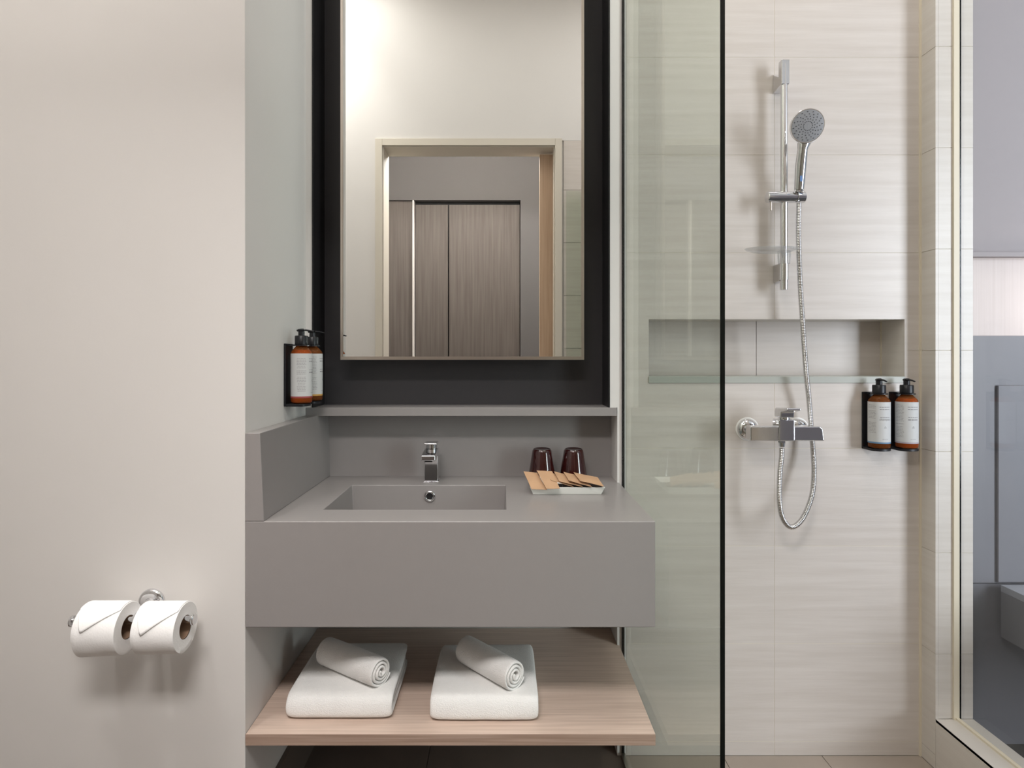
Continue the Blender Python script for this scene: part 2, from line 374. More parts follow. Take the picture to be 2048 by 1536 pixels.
bot = [bm.verts.new(p) for p in ((bx0+ins, by0+ins, ZT-dz), (bx1-ins, by0+ins, ZT-dz), (bx1-ins, by1-ins, ZT-dz-.004), (bx0+ins, by1-ins, ZT-dz-.004))]
for i in range(4): bm.faces.new((top[i], top[(i+1) % 4], bot[(i+1) % 4], bot[i]))
bm.faces.new(bot)
obj('countertop', bm, STONE, va, bevel=0.0022, seg=3)
bm = bmesh.new()                                            # side splash, leaning slightly inward
zt = Z(866, 1); y1 = YB-YF-.001
pf = [(XL+.0005, ZT), (X(528, 1), ZT), (X(520, 1), zt), (XL+.0005, zt)]
pb = [(XL+.0005, ZT), (X(528, 1)+.0, ZT), (X(523, 1), zt), (XL+.0005, zt)]
A = [bm.verts.new((p[0], 0, p[1])) for p in pf]; Bv = [bm.verts.new((p[0], y1, p[1])) for p in pb]
bm.faces.new(A); bm.faces.new(Bv[::-1])
for i in range(4): bm.faces.new((A[i], Bv[i], Bv[(i+1) % 4], A[(i+1) % 4]))
obj('side_splash', bm, STONE, va, bevel=0.0018)
obj('backsplash', B(X(522, 1), XC-.006, YB-YF-.012, YB-YF, ZT, ZL0), STONE, va)
obj('ledge', B((XL+.0005, XC-.008, YA-YF-.004, YB-YF, ZL0, ZL1)), STONE, va, bevel=0.0015)
# overflow ring on the basin's back wall and waste at the bottom
oc = Vector((X(859.5, 1.283), by1-.004, Z(992, 1.283)))
bm = bmesh.new()
M = Matrix.Translation(oc) @ Matrix.Rotation(PI/2, 4, 'X')
lathe(bm, [(0.0095, -.001), (0.0100, 0.0035), (0.0125, 0.0048), (0.0158, 0.0035), (0.0165, 0.0), (0.0165, -.002)], 36, M, cap=False)
ov = obj('overflow_ring', bm, CHROME, va, smooth=True)
bm = bmesh.new(); lathe(bm, [(0.0098, -.0005), (0.0098, 0.0012)], 30, M); obj('overflow_hole', bm, BLACK, ov)
bm = bmesh.new(); lathe(bm, [(0.032, 0), (0.032, 0.003), (0.026, 0.006), (0.004, 0.007)], 36, Matrix.Translation(((bx0+bx1)/2, (by0+by1)/2, ZT-dz-.003))); obj('basin_waste', bm, CHROME, va, smooth='auto')
# wooden shelf
sh = thing('wooden_shelf', 'pale grain wood open shelf below the counter holding the white towels', 'shelf', (0, YF, 0))
SZ = Z(1469, 1)
obj('shelf_board', B(XL+.001, XC, 0.0015, YB-YF-.001, Z(1491, 1), SZ), WOODS, sh)
obj('edge_band', B(XL+.001, XC, 0, 0.0013, Z(1491, 1), SZ), WOODE, sh)
# ---------------------------------------------------------------- mirror
YM = Y(RM)
mx0, mx1, mz0, mz1 = X(681.5, RM), X(1168, RM), Z(719.5, RM), 2.72
mi = thing('wall_mirror', 'tall framed mirror with slim pale metal edge hung in the black alcove', 'mirror', (0, YM, 0))
fw = 0.0098
obj('mirror_frame', B((mx0, mx0+fw*.7, -.004, .02, mz0, mz1), (mx1-fw*.8, mx1, -.004, .02, mz0, mz1), (mx0+fw*.7, mx1-fw*.8, -.004, .02, mz0, mz0+fw), (mx0+fw*.7, mx1-fw*.8, -.004, .02, mz1-fw, mz1)), SATIN, mi)
obj('mirror_pane', B(mx0+fw*.7, mx1-fw*.8, 0, .018, mz0+fw, mz1-fw), MIRR, mi)
obj('back_box', B(mx0+.03, mx1-.03, .02, YB-YM, mz0+.03, mz1-.03), BLACK, mi)
# ---------------------------------------------------------------- basin tap
tx, ty = X(863, 1.32), Y(1.325)
fa = thing('basin_tap', 'square chrome mixer tap standing on the grey basin counter', 'tap', (tx, ty, ZT))
hw = 0.0205
obj('body', B(-hw, hw, -hw, hw, 0.003, 0.080), CHROME, fa, bevel=0.003, seg=3)
obj('base_ring', B(-hw-.002, hw+.002, -hw-.002, hw+.002, 0, 0.003), CHROME, fa, bevel=0.001)
bm = bmesh.new()
pr = [(-.0205, 0.0802), (-.086, 0.0752), (-.090, 0.078), (-.089, 0.0925), (-.020, 0.100), (hw, 0.100), (hw, 0.0802)]
prism(bm, pr, -hw, hw, 'x')
spo = obj('spout', bm, CHROME, fa, bevel=0.0025, seg=3)
obj('aerator', B(-.011, .011, -.084, -.062, 0.0725, 0.080), BLACK, spo)
bm = bmesh.new(); lathe(bm, [(0.016, 0.100), (0.0180, 0.101), (0.0180, 0.1125), (0.0165, 0.1135)], 36); hd = obj('handle', bm, CHROME, fa, smooth='auto')
bm = bmesh.new(); pr = [(-.036, 0.1165), (-.035, 0.1215), (.015, 0.1205), (.0195, 0.118), (.0195, 0.1138), (-.02, 0.1138)]
prism(bm, pr, -.019, .019, 'x'); obj('lever', bm, CHROME, hd, bevel=0.003, seg=3)
# ---------------------------------------------------------------- tray, cups, sachets
tr = thing('ceramic_tray', 'small white ceramic tray on the counter holding kraft paper sachets', 'tray', (X(1134, 1.2), Y(1.245), ZT))
bm = bmesh.new()
def ring(hx, hy, z): return [bm.verts.new((sx*hx, sy*hy, z)) for sx, sy in ((-1, -1), (1, -1), (1, 1), (-1, 1))]
R_ = [ring(.094, .066, 0.0), ring(.103, .074, .021), ring(.1005, .0715, .021), ring(.092, .064, .004)]
bm.faces.new(R_[0][::-1]); bm.faces.new(R_[3])
for a, b in zip(R_, R_[1:]):
    for i in range(4): bm.faces.new((a[i], a[(i+1) % 4], b[(i+1) % 4], b[i]))
obj('tray_dish', bm, CERAM, tr, bevel=0.0015, seg=3)
def cup(px, label):
    r = 1.333
    t = thing('tumbler', label, 'cup', (X(px, r), Y(r), ZT+.0003), 0, 'upturned dark tumblers behind the tray')
    h = Z(899, r-.01)-ZT
    bm = bmesh.new()
    lathe(bm, [(0.0405, 0), (0.0435, 0.0), (0.0435, 0.003), (0.0298, h-.006), (0.0274, h-.0015), (0.0252, h), (0.0215, h-.002), (0.004, h-.0045)], 48)
    obj('cup_body', bm, CUPM, t, smooth='auto', ang=60)
    bm = bmesh.new(); lathe(bm, [(0.0265, h-.0005), (0.0258, h+.0006), (0.0244, h+.0004)], 48, cap=False)
    obj('base_ring', bm, mat('cup_base_gloss', (48, 46, 46), 0.05, coat=1), t, smooth=True)
cup(1084, 'left of two upturned dark brown tumblers standing behind the white tray')
cup(1147, 'right of two upturned dark brown tumblers standing behind the white tray')
def sachet(c, label, bulge=0.0022):
    # c: four world corners (top-left, top-right, bottom-right, bottom-left)
    o = sum(c, Vector())/4; n = (c[1]-c[0]).cross(c[3]-c[0]).normalized()
    if n.y > 0: n = -n
    t = thing('sachet', label, 'sachet', o, 0, 'kraft sachets on the tray')
    bm = bmesh.new(); N_ = 8; front = []; back = []
    for j in range(N_+1):
        fr, bk = [], []
        for i in range(N_+1):
            u, v = i/N_, j/N_
            p = (c[0]*(1-u)+c[1]*u)*(1-v) + (c[3]*(1-u)+c[2]*u)*v - o
            k = max(0, 1-abs(2*u-1)**2.2/0.82)*max(0, 1-abs(2*v-1)**2.2/0.7)
            b_ = bulge*k + .0004
            wv = noise.noise((p+o)*60)*0.0009
            fr.append(bm.verts.new(p+n*(b_+wv))); bk.append(bm.verts.new(p-n*(b_-wv)))
        front.append(fr); back.append(bk)
    for j in range(N_):
        for i in range(N_):
            bm.faces.new((front[j][i], front[j][i+1], front[j+1][i+1], front[j+1][i]))
            bm.faces.new((back[j][i], back[j+1][i], back[j+1][i+1], back[j][i+1]))
    for i in range(N_):
        bm.faces.new((front[0][i], back[0][i], back[0][i+1], front[0][i+1])); bm.faces.new((front[N_][i], front[N_][i+1], back[N_][i+1], back[N_][i]))
        bm.faces.new((front[i][0], front[i+1][0], back[i+1][0], back[i][0])); bm.faces.new((front[i][N_], back[i][N_], back[i+1][N_], front[i+1][N_]))
    obj('packet', bm, KRAFT, t, smooth='auto', ang=50)
def cq(x, y, r): return P(940 + x/4.876, 820 + y/4.876, r)
sach = [
 ([cq(522, 600, 1.226), cq(655, 612, 1.226), cq(752, 778, 1.186), cq(600, 772, 1.186)], 'leftmost kraft sachet, upright, hanging over the tray edge'),
 ([cq(650, 590, 1.222), cq(800, 598, 1.222), cq(878, 768, 1.181), cq(745, 768, 1.181)], 'second kraft sachet from the left, upright, overlapping the first'),
 ([cq(722, 592, 1.232), cq(880, 640, 1.228), cq(1012, 750, 1.192), cq(792, 686, 1.196)], 'third kraft sachet from the left, mostly covered by its neighbours'),
 ([cq(818, 600, 1.228), cq(975, 640, 1.222), cq(1100, 750, 1.188), cq(870, 695, 1.192)], 'fourth kraft sachet from the left in the shingled row'),
 ([cq(912, 605, 1.224), cq(1075, 645, 1.218), cq(1190, 750, 1.184), cq(965, 690, 1.188)], 'fifth kraft sachet from the left, second from the right end'),
 ([cq(1010, 610, 1.220), cq(1243, 658, 1.214), cq(1306, 745, 1.182), cq(1072, 690, 1.184)], 'rightmost kraft sachet, fully uncovered, reaching the tray corner'),
]
for c, l in sach: sachet(c, l)
# thin dark brown sheets stacked in the tray below the kraft sachets
for k in range(4):
    o = obj('sachet', B(-.045, .045, -.03, .03, -.0012, .0012), mat('dark_brown_sheet', (42, 24, 18), 0.4), bevel=0.001, loc=(X(1130+k*15, 1.2), Y(1.225), ZT+.009+k*.0035))
    o.rotation_euler = (0.03, 0.05, -0.1*k+.15)
    tag(o, ['dark brown sheet lowest in the tray under the kraft ones', 'dark brown sheet second from the bottom in the tray', 'dark brown sheet third from the bottom in the tray', 'dark brown sheet topmost of the dark ones, tucked beneath the kraft ones'][k], 'sachet', 'dark sheets in the tray')
# ---------------------------------------------------------------- bottles in wall brackets
def cylmesh(bm, r, a0, a1, z0, z1, n=40):
    vs = []
    for i in range(n+1):
        a = a0 + (a1-a0)*i/n
        vs.append([bm.verts.new((r*math.sin(a), -r*math.cos(a), z)) for z in (z0, z1)])
    for a, b in zip(vs, vs[1:]): bm.faces.new((a[0], b[0], b[1], a[1]))
def text_on_cyl(txt, size, r, a0, z0, parent, name='lettering'):
    cu = bpy.data.curves.new('txt', 'FONT'); cu.body = txt; cu.size = size; cu.align_x = 'CENTER'
    to = bpy.data.objects.new('txt', cu); COL.objects.link(to)
    dg = bpy.context.evaluated_depsgraph_get(); me = bpy.data.meshes.new_from_object(to.evaluated_get(dg))
    bpy.data.objects.remove(to)
    for v in me.vertices:
        a = a0 + v.co.x/r; v.co = Vector((r*math.sin(a), -r*math.cos(a), z0 + v.co.y))
    me.materials.clear(); me.materials.append(PRINT)
    o = bpy.data.objects.new(name, me); COL.objects.link(o); o.parent = parent; return o
def bottle(loc, rz, R, band, liq, label, seed, word=None):
    rnd = random.Random(seed)
    t = thing('pump_bottle', label, 'bottle', loc, rz, 'amber pump bottles in wall brackets')
    bm = bmesh.new()
    k = R/0.0345
    lathe(bm, [(0.4*R, 0.0), (R-.006, 0.0), (R-.0015, .002), (R, .006), (R, .136), (R-.002, .142), (R-.008, .149), (R*.55, .1545), (.0135, .157), (.013, .162)], 48)
    obj('bottle_body', bm, AMBER, t, smooth='auto', ang=50)
    bm = bmesh.new(); lathe(bm, [(R-.004, .003), (R-.0012, .007), (R-.0012, .132), (R-.010, .145)], 40)
    obj('liquid', bm, liq, t, smooth='auto')
    bm = bmesh.new(); cylmesh(bm, R+.0003, -2.6, 2.6, .015, .136); lb = obj('label', bm, LABEL, t, smooth=True)
    bm = bmesh.new(); cylmesh(bm, R+.0005, -2.6, 2.6, .015, .0195); obj('colour_band', bm, band, lb, smooth=True)
    bm = bmesh.new(); rr = R+.0006
    def words(ac, z, w_, h=.0011, al='c'):
        x = -w_/2
        while x < w_/2:
            l = rnd.uniform(.003, .007); l = min(l, w_/2-x)
            cylmesh(bm, rr, ac+x/rr, ac+(x+l)/rr, z, z+h, 2); x += l+.0012
    words(0, .1205, .030, .002); words(0, .1135, .029, .0024); words(0, .0905, .028, .0016)
    if not word: words(0, .083, .028, .0032)
    z = .126
    while z > .03:
        if rnd.random() > .12: words(-1.25, z, .026*rnd.uniform(.75, 1))
        z -= .0042
    words(0, .028, .016, .001)
    sp_ = obj('small_print', bm, PRINT, lb); sp_['kind'] = 'stuff'
    if word: text_on_cyl(word, .0085, rr, 0, .083, lb)
    bm = bmesh.new(); a = .0035          # small triangle mark
    tri = [(-a, .060), (a, .060), (0, .0665)]
    for s_ in (1, 0.6):
        pass
    for i in range(3):
        p, q = tri[i], tri[(i+1) % 3]; cx, cz = 0, .0622
        pi_, qi = [(cx+(u[0]-cx)*.68, cz+(u[1]-cz)*.68) for u in (p, q)]
        bm.faces.new([bm.verts.new((rr*math.sin(u[0]/rr), -rr*math.cos(u[0]/rr), u[1])) for u in (p, q, qi, pi_)])
    obj('triangle_mark', bm, PRINT, lb)
    bm = bmesh.new()
    pr = [(.0165, .161), (.0178, .162)]
    lathe(bm, [(.0165, .1605), (.0178, .162), (.0178, .183), (.0165, .185), (.009, .1855), (.0085, .186), (.0085, .197)], 36)
    cl = obj('pump_collar', bm, BPLAS, t, smooth='auto')
    bm = bmesh.new()
    pts = [(0, .012, .199), (0, .004, .2005), (0, -.012, .2008), (0, -.024, .1985), (0, -.034, .1945)]
    tube(bm, catmull(pts, 5), lambda i: [.0045, .0065, .0072][min(i//3, 2)] if i < 9 else .0052 - .0001*i, 14)
    bmesh.ops.scale(bm, vec=(1.0, 1, .62), space=Matrix.Translation((0, 0, -.199)), verts=bm.verts[:])
    obj('pump_nozzle', bm, BPLAS, cl, smooth=True)
    return t
def bracket(loc, rz, R, label):
    t = thing('bottle_bracket', label, 'wall bracket', loc, rz, 'black bottle brackets')
    d = 0.0385
    obj('back_plate', B(-.029, .029, d-.005, d, -.008, .163), BPLAS, t, bevel=0.0015)
    bm = bmesh.new()
    poly = [(-.029, d-.005), (-.029, .012)] + [(.029*math.sin(a), -.006-.018*math.cos(a)) for a in [(-1.4 + 2.8*i/10) for i in range(11)]] + [(.029, .012), (.029, d-.005)]
    prism(bm, poly, -.008, -.001, 'z'); obj('base_plate', bm, BPLAS, t, bevel=0.001)
    bm = bmesh.new()
    ro, ri = .0225, .0138; n = 28; vs = []
    for i in range(n):
        a = 2*PI*i/n; vs.append([bm.verts.new((q*math.cos(a), q*math.sin(a), z)) for q, z in ((ri, .1572), (ro, .1572), (ro, .1605), (ri, .1605))])
    for i in range(n):
        for k in range(4): bm.faces.new((vs[i][k], vs[(i+1) % n][k], vs[(i+1) % n][(k+1) % 4], vs[i][(k+1) % 4]))
    box(bm, -.016, .016, .019, d-.004, .1572, .1605)
    obj('neck_holder', bm, BPLAS, t)
blue = mat('band_blue', (104, 140, 170), .5); lil = mat('band_grey', (176, 168, 176), .5); red = mat('band_red', (160, 76, 74), .5); yel = mat('band_yellow', (206, 160, 84), .5)
zb = Z(896, 1.277)
bx1_, bx2_ = X(1761, 1.277), X(1816.5, 1.277); yb_ = YA-.0388
bottle((bx1_, yb_, zb), 0, .029, blue, LIQD, 'amber pump bottle with blue-banded white label on the shower wall', 1, 'shampoo')
bottle((bx2_, yb_, zb), 0, .029, lil, LIQ, 'amber pump bottle nearest the right shower corner, orange base', 2)
bracket((bx1_, yb_, zb), 0, .0335, 'black wall bracket holding the blue-banded shower bottle')
bracket((bx2_, yb_, zb), 0, .0335, 'black wall bracket holding the shower bottle nearest the corner')
zb2 = Z(806, 1.196); xb = XL+.0388
bottle((xb, Y(1.197), zb2), PI/2, .0285, red, LIQ, 'front amber pump bottle with red-banded label on the wall beside the mirror', 3)
bottle((xb, Y(1.266), zb2), PI/2, .0285, yel, LIQD, 'rear amber pump bottle with yellow-banded label beside the mirror, half hidden', 4)
bracket((xb, Y(1.197), zb2), PI/2, .0318, 'black wall bracket of the front bottle beside the mirror')
bracket((xb, Y(1.266), zb2), PI/2, .0318, 'black wall bracket of the rear bottle beside the mirror')
# ---------------------------------------------------------------- toilet roll holder
hz = 0.632; hy = YF-.085; hx = -.797
ho = thing('toilet_roll_holder', 'chrome double toilet roll bar on the left wall', 'toilet roll holder', (hx, YF, hz))
bm = bmesh.new(); lathe(bm, [(.030, 0), (.030, .004), (.027, .008), (.020, .010), (.012, .011), (.0105, .014)], 40, Matrix.Translation((-.008, 0, .006)) @ Matrix.Rotation(PI/2, 4, 'X'))
obj('rosette', bm, CHROME, ho, smooth='auto')
bm = bmesh.new(); cyl(bm, (-.008, -.010, .006), (0, -.085, 0), .0072); obj('arm', bm, CHROME, ho, smooth='auto')
bm = bmesh.new(); cyl(bm, (-.128, -.085, -.002), (.126, -.085, .002), .0075); obj('bar', bm, CHROME, ho, smooth='auto')
for s in (-1, 1):
    bm = bmesh.new(); a = (.1275*s, -.085, .002*s); b = (.1335*s, -.085, .002*s); cyl(bm, a, b, .0122, ch=.0015); obj('end_cap', bm, CHROME, ho, smooth='auto')
def toilet_roll(xc, label, R=.0545, L=.098, wob=0.0, flap=(35, 82, .16, 60)):
    rc = .0235
    t = thing('toilet_roll', label, 'toilet roll', (xc, hy, hz+.0085-rc+.0005), 0, 'toilet rolls on the chrome bar')
    bm = bmesh.new(); n = 72; m_ = 10; rings = []
    prof = [(rc+.001, 0), (rc+.001, 0)]
    def rad(a, u):   # slightly squashed and loose underneath
        return R + wob*max(0, math.sin(a))**2*(1-.7*u) + .0006*noise.noise(Vector((math.cos(a)*2, math.sin(a)*2, u*3)))
    for i in range(m_+1):
        u = i/m_; rings.append([bm.verts.new(((u-.5)*L, -math.cos(2*PI*k/n)*rad(2*PI*k/n, u), -math.sin(2*PI*k/n)*rad(2*PI*k/n, u))) for k in range(n)])
    for a, b in zip(rings, rings[1:]):
        for k in range(n): bm.faces.new((a[k], a[(k+1) % n], b[(k+1) % n], b[k]))
    for ring_, sx in ((rings[0], -.5), (rings[-1], .5)):
        prev = ring_
        for q, rr in enumerate([R*.985, R*.8, R*.6, rc+.001]):
            dx = -.0008 if q == 0 else 0
            cur = [bm.verts.new(((sx*L) + (.0012 if q == 0 else .0006)*(1 if sx > 0 else -1), -math.cos(2*PI*k/n)*rr, -math.sin(2*PI*k/n)*rr)) for k in range(n)]
            for k in range(n): bm.faces.new((prev[k], prev[(k+1) % n], cur[(k+1) % n], cur[k]))
            prev = cur
    obj('paper', bm, PAPER, t, smooth='auto', ang=50)
    bm = bmesh.new(); vs = []
    for i in range(36):
        a = 2*PI*i/36; vs.append([bm.verts.new((x, rr*math.cos(a), rr*math.sin(a))) for x, rr in ((-L/2, rc), (L/2, rc), (L/2, rc-.0008), (-L/2, rc-.0008))])
    for i in range(36):
        for k in range(4): bm.faces.new((vs[i][k], vs[(i+1) % 36][k], vs[(i+1) % 36][(k+1) % 4], vs[i][(k+1) % 4]))
    obj('cardboard_core', bm, CORE, t, smooth='auto')
    # folded triangular end sheet
    bm = bmesh.new(); tr_, ta, ua, tl = flap; nu, nv = 24, 16; g = []
    for i in range(nu+1):
        u = i/nu
        tm = tl + (ta-tl)*u/ua if u < ua else ta + (tr_-ta)*(u-ua)/(1-ua)
        col_ = []
        for j in range(nv+1):
            th = math.radians(-25 + (tm+25)*j/nv); lift = .0006 + .0012*(j/nv)**3
            rr = R + lift
            col_.append(bm.verts.new(((u-.5)*L, -math.sin(th)*rr, math.cos(th)*rr)))
        g.append(col_)
    for i in range(nu):
        for j in range(nv): bm.faces.new((g[i][j], g[i+1][j], g[i+1][j+1], g[i][j+1]))
    fo = obj('folded_end', bm, PAPER, t, smooth=True); so = fo.modifiers.new('s', 'SOLIDIFY'); so.thickness = .0008; so.offset = 1
toilet_roll(hx-.054, 'left white toilet roll with a pointed folded end on the chrome bar', .052, .087, .008, (30, 80, .22, 24))
toilet_roll(hx+.069, 'right white toilet roll with a pointed folded end on the chrome bar', .0515, .087, .002, (32, 86, .24, 22))
# ---------------------------------------------------------------- towels
def c_layer(bm, y0, y1, z0, z1, th, W, seed, inset=0):
    # sheet folded round the front: top, rounded front, bottom; thickness th
    R2 = (z1-z0)/2; cz = (z0+z1)/2; cy = y0+R2
    outer = [(y1-inset, z1), ((y1+cy)/2, z1)] + [(cy - R2*math.sin(a)**.6 + (.006*math.cos(a)), cz + R2*(1 if math.cos(a) > 0 else -1)*abs(math.cos(a))**.8) for a in [PI*i/8 for i in range(9)]] + [((y1+cy)/2, z0), (y1-inset*.5, z0)]
    ri = max(R2-th, .0006)
    inner = [(y1-inset, cz+ri), ((y1+cy)/2, cz+ri)] + [(cy - ri*math.sin(a), cz + ri*math.cos(a)) for a in [PI*i/8 for i in range(9)]] + [((y1+cy)/2, cz-ri), (y1-inset*.5, cz-ri)]
    nx = 16; cols = []
    for i in range(nx+1):
        e = min(i, nx-i)
        x = -W/2 + W*i/nx
        sh_ = 0.22 if e == 0 else 0
        ring_ = []
        for (o_, in_) in zip(outer, inner):
            ring_.append((o_[0]*(1-sh_)+in_[0]*sh_, o_[1]*(1-sh_)+in_[1]*sh_))
        ring_ += [(in_[0]*(1-sh_)+o_[0]*sh_, in_[1]*(1-sh_)+o_[1]*sh_) for (o_, in_) in list(zip(outer, inner))[::-1]]
        vs = []
        for (y, z) in ring_:
            nz_ = noise.noise(Vector((x*14, y*14, z*14+seed)))
            vs.append(bm.verts.new((x + .004*noise.noise(Vector((y*16, z*30, seed+3)))*(1 if e < 2 else .3), y+.002*nz_, z+.0018*nz_*(1 if z > .02 else .0))))
        cols.append(vs)
    n = len(cols[0])
    for a, b in zip(cols, cols[1:]):
        for k in range(n): bm.faces.new((a[k], a[(k+1) % n], b[(k+1) % n], b[k]))
    m_ = len(outer)
    for c_ in (cols[0], cols[-1]):
        for k in range(m_-1): bm.faces.new((c_[k], c_[k+1], c_[n-2-k], c_[n-1-k]))
def folded_towel(xc, y0, W, Dp, Ht, label, seed, rz=0):
    t = thing('folded_towel', label, 'towel', (xc, y0+Dp/2, SZ+.0008), rz, 'folded bath towels on the shelf')
    bm = bmesh.new(); c_layer(bm, -Dp/2, Dp/2, 0, Ht, .0165, W, seed)
    o = obj('outer_fold', bm, TOWEL, t, smooth=True); s = o.modifiers.new('s', 'SUBSURF'); s.levels = s.render_levels = 2
    bm = bmesh.new(); c_layer(bm, -Dp/2+.019, Dp/2-.004, .0172, Ht-.0172, .0145, W-.006, seed+9)
    o = obj('inner_fold', bm, TOWEL, t, smooth=True); s = o.modifiers.new('s', 'SUBSURF'); s.levels = s.render_levels = 2
    return t
def terry(o, strength=.0012):
    tx_ = bpy.data.textures.get('terry') or bpy.data.textures.new('terry', 'CLOUDS'); tx_.noise_scale = .006
    d = o.modifiers.new('d', 'DISPLACE'); d.texture = tx_; d.strength = strength; d.mid_level = .5
HT = .060
folded_towel((-455-228)/2/S, Y(1.037), .256, .282, HT, 'left folded white bath towel on the wooden shelf', 1)
folded_towel((-153+77)/2/S, Y(1.031), .260, .282, HT, 'right folded white bath towel on the wooden shelf', 5)
def rolled_towel(a, b, R, label, seed):
    a = Vector(a); b = Vector(b); mid = (a+b)/2; L = (b-a).length
    t = thing('rolled_towel', label, 'towel', (mid.x, mid.y, SZ+HT+.002), math.atan2(b.y-a.y, b.x-a.x), 'rolled face towels on the folded towels')
    turns = 3.6; n = int(turns*36); th = R/(turns+.35); bm = bmesh.new()
    xs_ = [(-L/2, .55), (-L/2+.003, .2), (-L/2+.008, 0), (-L/6, 0), (L/6, 0), (L/2-.008, 0), (L/2-.003, .2), (L/2, .55)]
    grid = []
    for i in range(n+1):
        ang = i/36*2*PI; rc_ = .0015 + th*.5 + th*i/36; row = []
        tele = .006*(1 - i/n)                  # inner turns stand a little proud
        for x, sh_ in xs_:
            hw_ = th*.47*(1-sh_)
            xx = x + (tele if x > L/2-.01 else 0) + .0015*noise.noise(Vector((ang, seed, x*5)))
            pr_ = []
            for rr in (rc_-hw_, rc_+hw_):
                rr += .0012*noise.noise(Vector((math.cos(ang)*1.5, math.sin(ang)*1.5, x*16+seed)))
                pr_.append(bm.verts.new((xx, rr*math.cos(ang+2.2), R + rr*math.sin(ang+2.2))))
            row.append(pr_)
        grid.append(row)
    for i in range(n):
        for j in range(len(xs_)-1):
            bm.faces.new((grid[i][j][0], grid[i+1][j][0], grid[i+1][j+1][0], grid[i][j+1][0]))
            bm.faces.new((grid[i][j][1], grid[i][j+1][1], grid[i+1][j+1][1], grid[i+1][j][1]))
        for j in (0, len(xs_)-1): bm.faces.new((grid[i][j][0], grid[i][j][1], grid[i+1][j][1], grid[i+1][j][0]))
    for i in (0, n):
        for j in range(len(xs_)-1): bm.faces.new((grid[i][j][0], grid[i][j+1][0], grid[i][j+1][1], grid[i][j][1]))
    o = obj('towel_roll', bm, TOWEL, t, smooth=True); s = o.modifiers.new('s', 'SUBSURF'); s.levels = s.render_levels = 1
RR = .0325
rolled_towel((X(652, 1.15), Y(1.15), 0), (X(762, 1.068), Y(1.068), 0), RR, 'small rolled white towel lying across the left folded towel', 2)
rolled_towel((X(931, 1.157), Y(1.157), 0), (X(1030, 1.057), Y(1.057), 0), RR, 'small rolled white towel lying across the right folded towel', 6)
# ---------------------------------------------------------------- shower rail set
rr_ = 1.275; RX = 718/S; RY = Y(rr_)
rz_ = lambda py, r=1.275: Z(py, r)
ra = thing('shower_rail', 'vertical chrome shower rail with slider fixed to the tiled wall', 'shower rail', (RX, RY, 0))
bm = bmesh.new(); cyl(bm, (0, 0, rz_(575)), (0, 0, rz_(130)), .0104); obj('rail', bm, CHROME, ra, smooth='auto')
gap = YA-RY
bm = bmesh.new()
zt_, zm, zlow = rz_(122), rz_(171), 0
zw0, zw1 = Z(188, 1.31), Z(150, 1.31)
prism(bm, [(-.0102, zt_), (.011, zt_), (.012, rz_(150)), (gap-.002, zw1), (gap, zw1-.003), (gap, zw0), (gap-.012, zw0), (.011, zm), (-.0102, zm)], -.0115, .0115, 'x')
obj('wall_mount', bm, CHROME, ra, bevel=0.0015)
bm = bmesh.new()
cyl(bm, (0, 0, rz_(560)), (0, 0, rz_(528)), .0124); obj('lower_sleeve', bm, CHROME, ra, smooth='auto')
bm = bmesh.new(); cyl(bm, (0, 0, rz_(580)), (0, 0, rz_(560.5)), .0110, ch=.001); obj('end_cap', bm, CHROME, ra, smooth='auto')
obj('wall_mount', B(-.011, .011, .006, gap, Z(566, 1.31), Z(531, 1.31)), CHROME, ra, bevel=0.002)
sy = -.004
sl = None
bm = bmesh.new(); zc = rz_(394, 1.27); cyl(bm, (-.052, sy, zc), (.032, sy, zc), .0165, ch=.0015); sl = obj('slider', bm, CHROME, ra, smooth='auto')
bm = bmesh.new(); cyl(bm, (.0325, sy, zc), (.0575, sy, zc), .0167, ch=.0015); obj('handset_cradle', bm, CHROME, sl, smooth='auto')
bm = bmesh.new(); cyl(bm, (-.042, sy-.004, zc-.013), (-.042, sy-.004, zc-.040), .0026); obj('slider_lever', bm, SATIN, sl, smooth='auto')
# soap dish
dz_ = rz_(505)
sdh = thing('soap_dish', 'clear plastic oval soap dish clipped to the shower rail', 'soap dish', (RX, RY, dz_))
bm = bmesh.new(); n = 48; prof = [(.35, -.006), (.7, -.004), (.92, .001), (1.0, .006), (.985, .0065), (.9, .0035), (.68, -.0015), (.35, -.0035)]
vs = []
for i in range(n):
    a = 2*PI*i/n; vs.append([bm.verts.new((-.049+.077*q*math.cos(a), -.028+.045*q*math.sin(a), z)) for q, z in prof])
for i in range(n):
    for k in range(len(prof)-1): bm.faces.new((vs[i][k], vs[(i+1) % n][k], vs[(i+1) % n][k+1], vs[i][k+1]))
bm.faces.new([v[0] for v in vs]); bm.faces.new([v[-1] for v in vs])
obj('dish', bm, ACRYL, sdh, smooth='auto', ang=50)
bm = bmesh.new(); lathe(bm, [(.0100, -.033), (.0165, -.033), (.0180, -.010), (.0180, .004), (.0100, .004)], 36); obj('clip_sleeve', bm, ACRYL, sdh, smooth='auto')
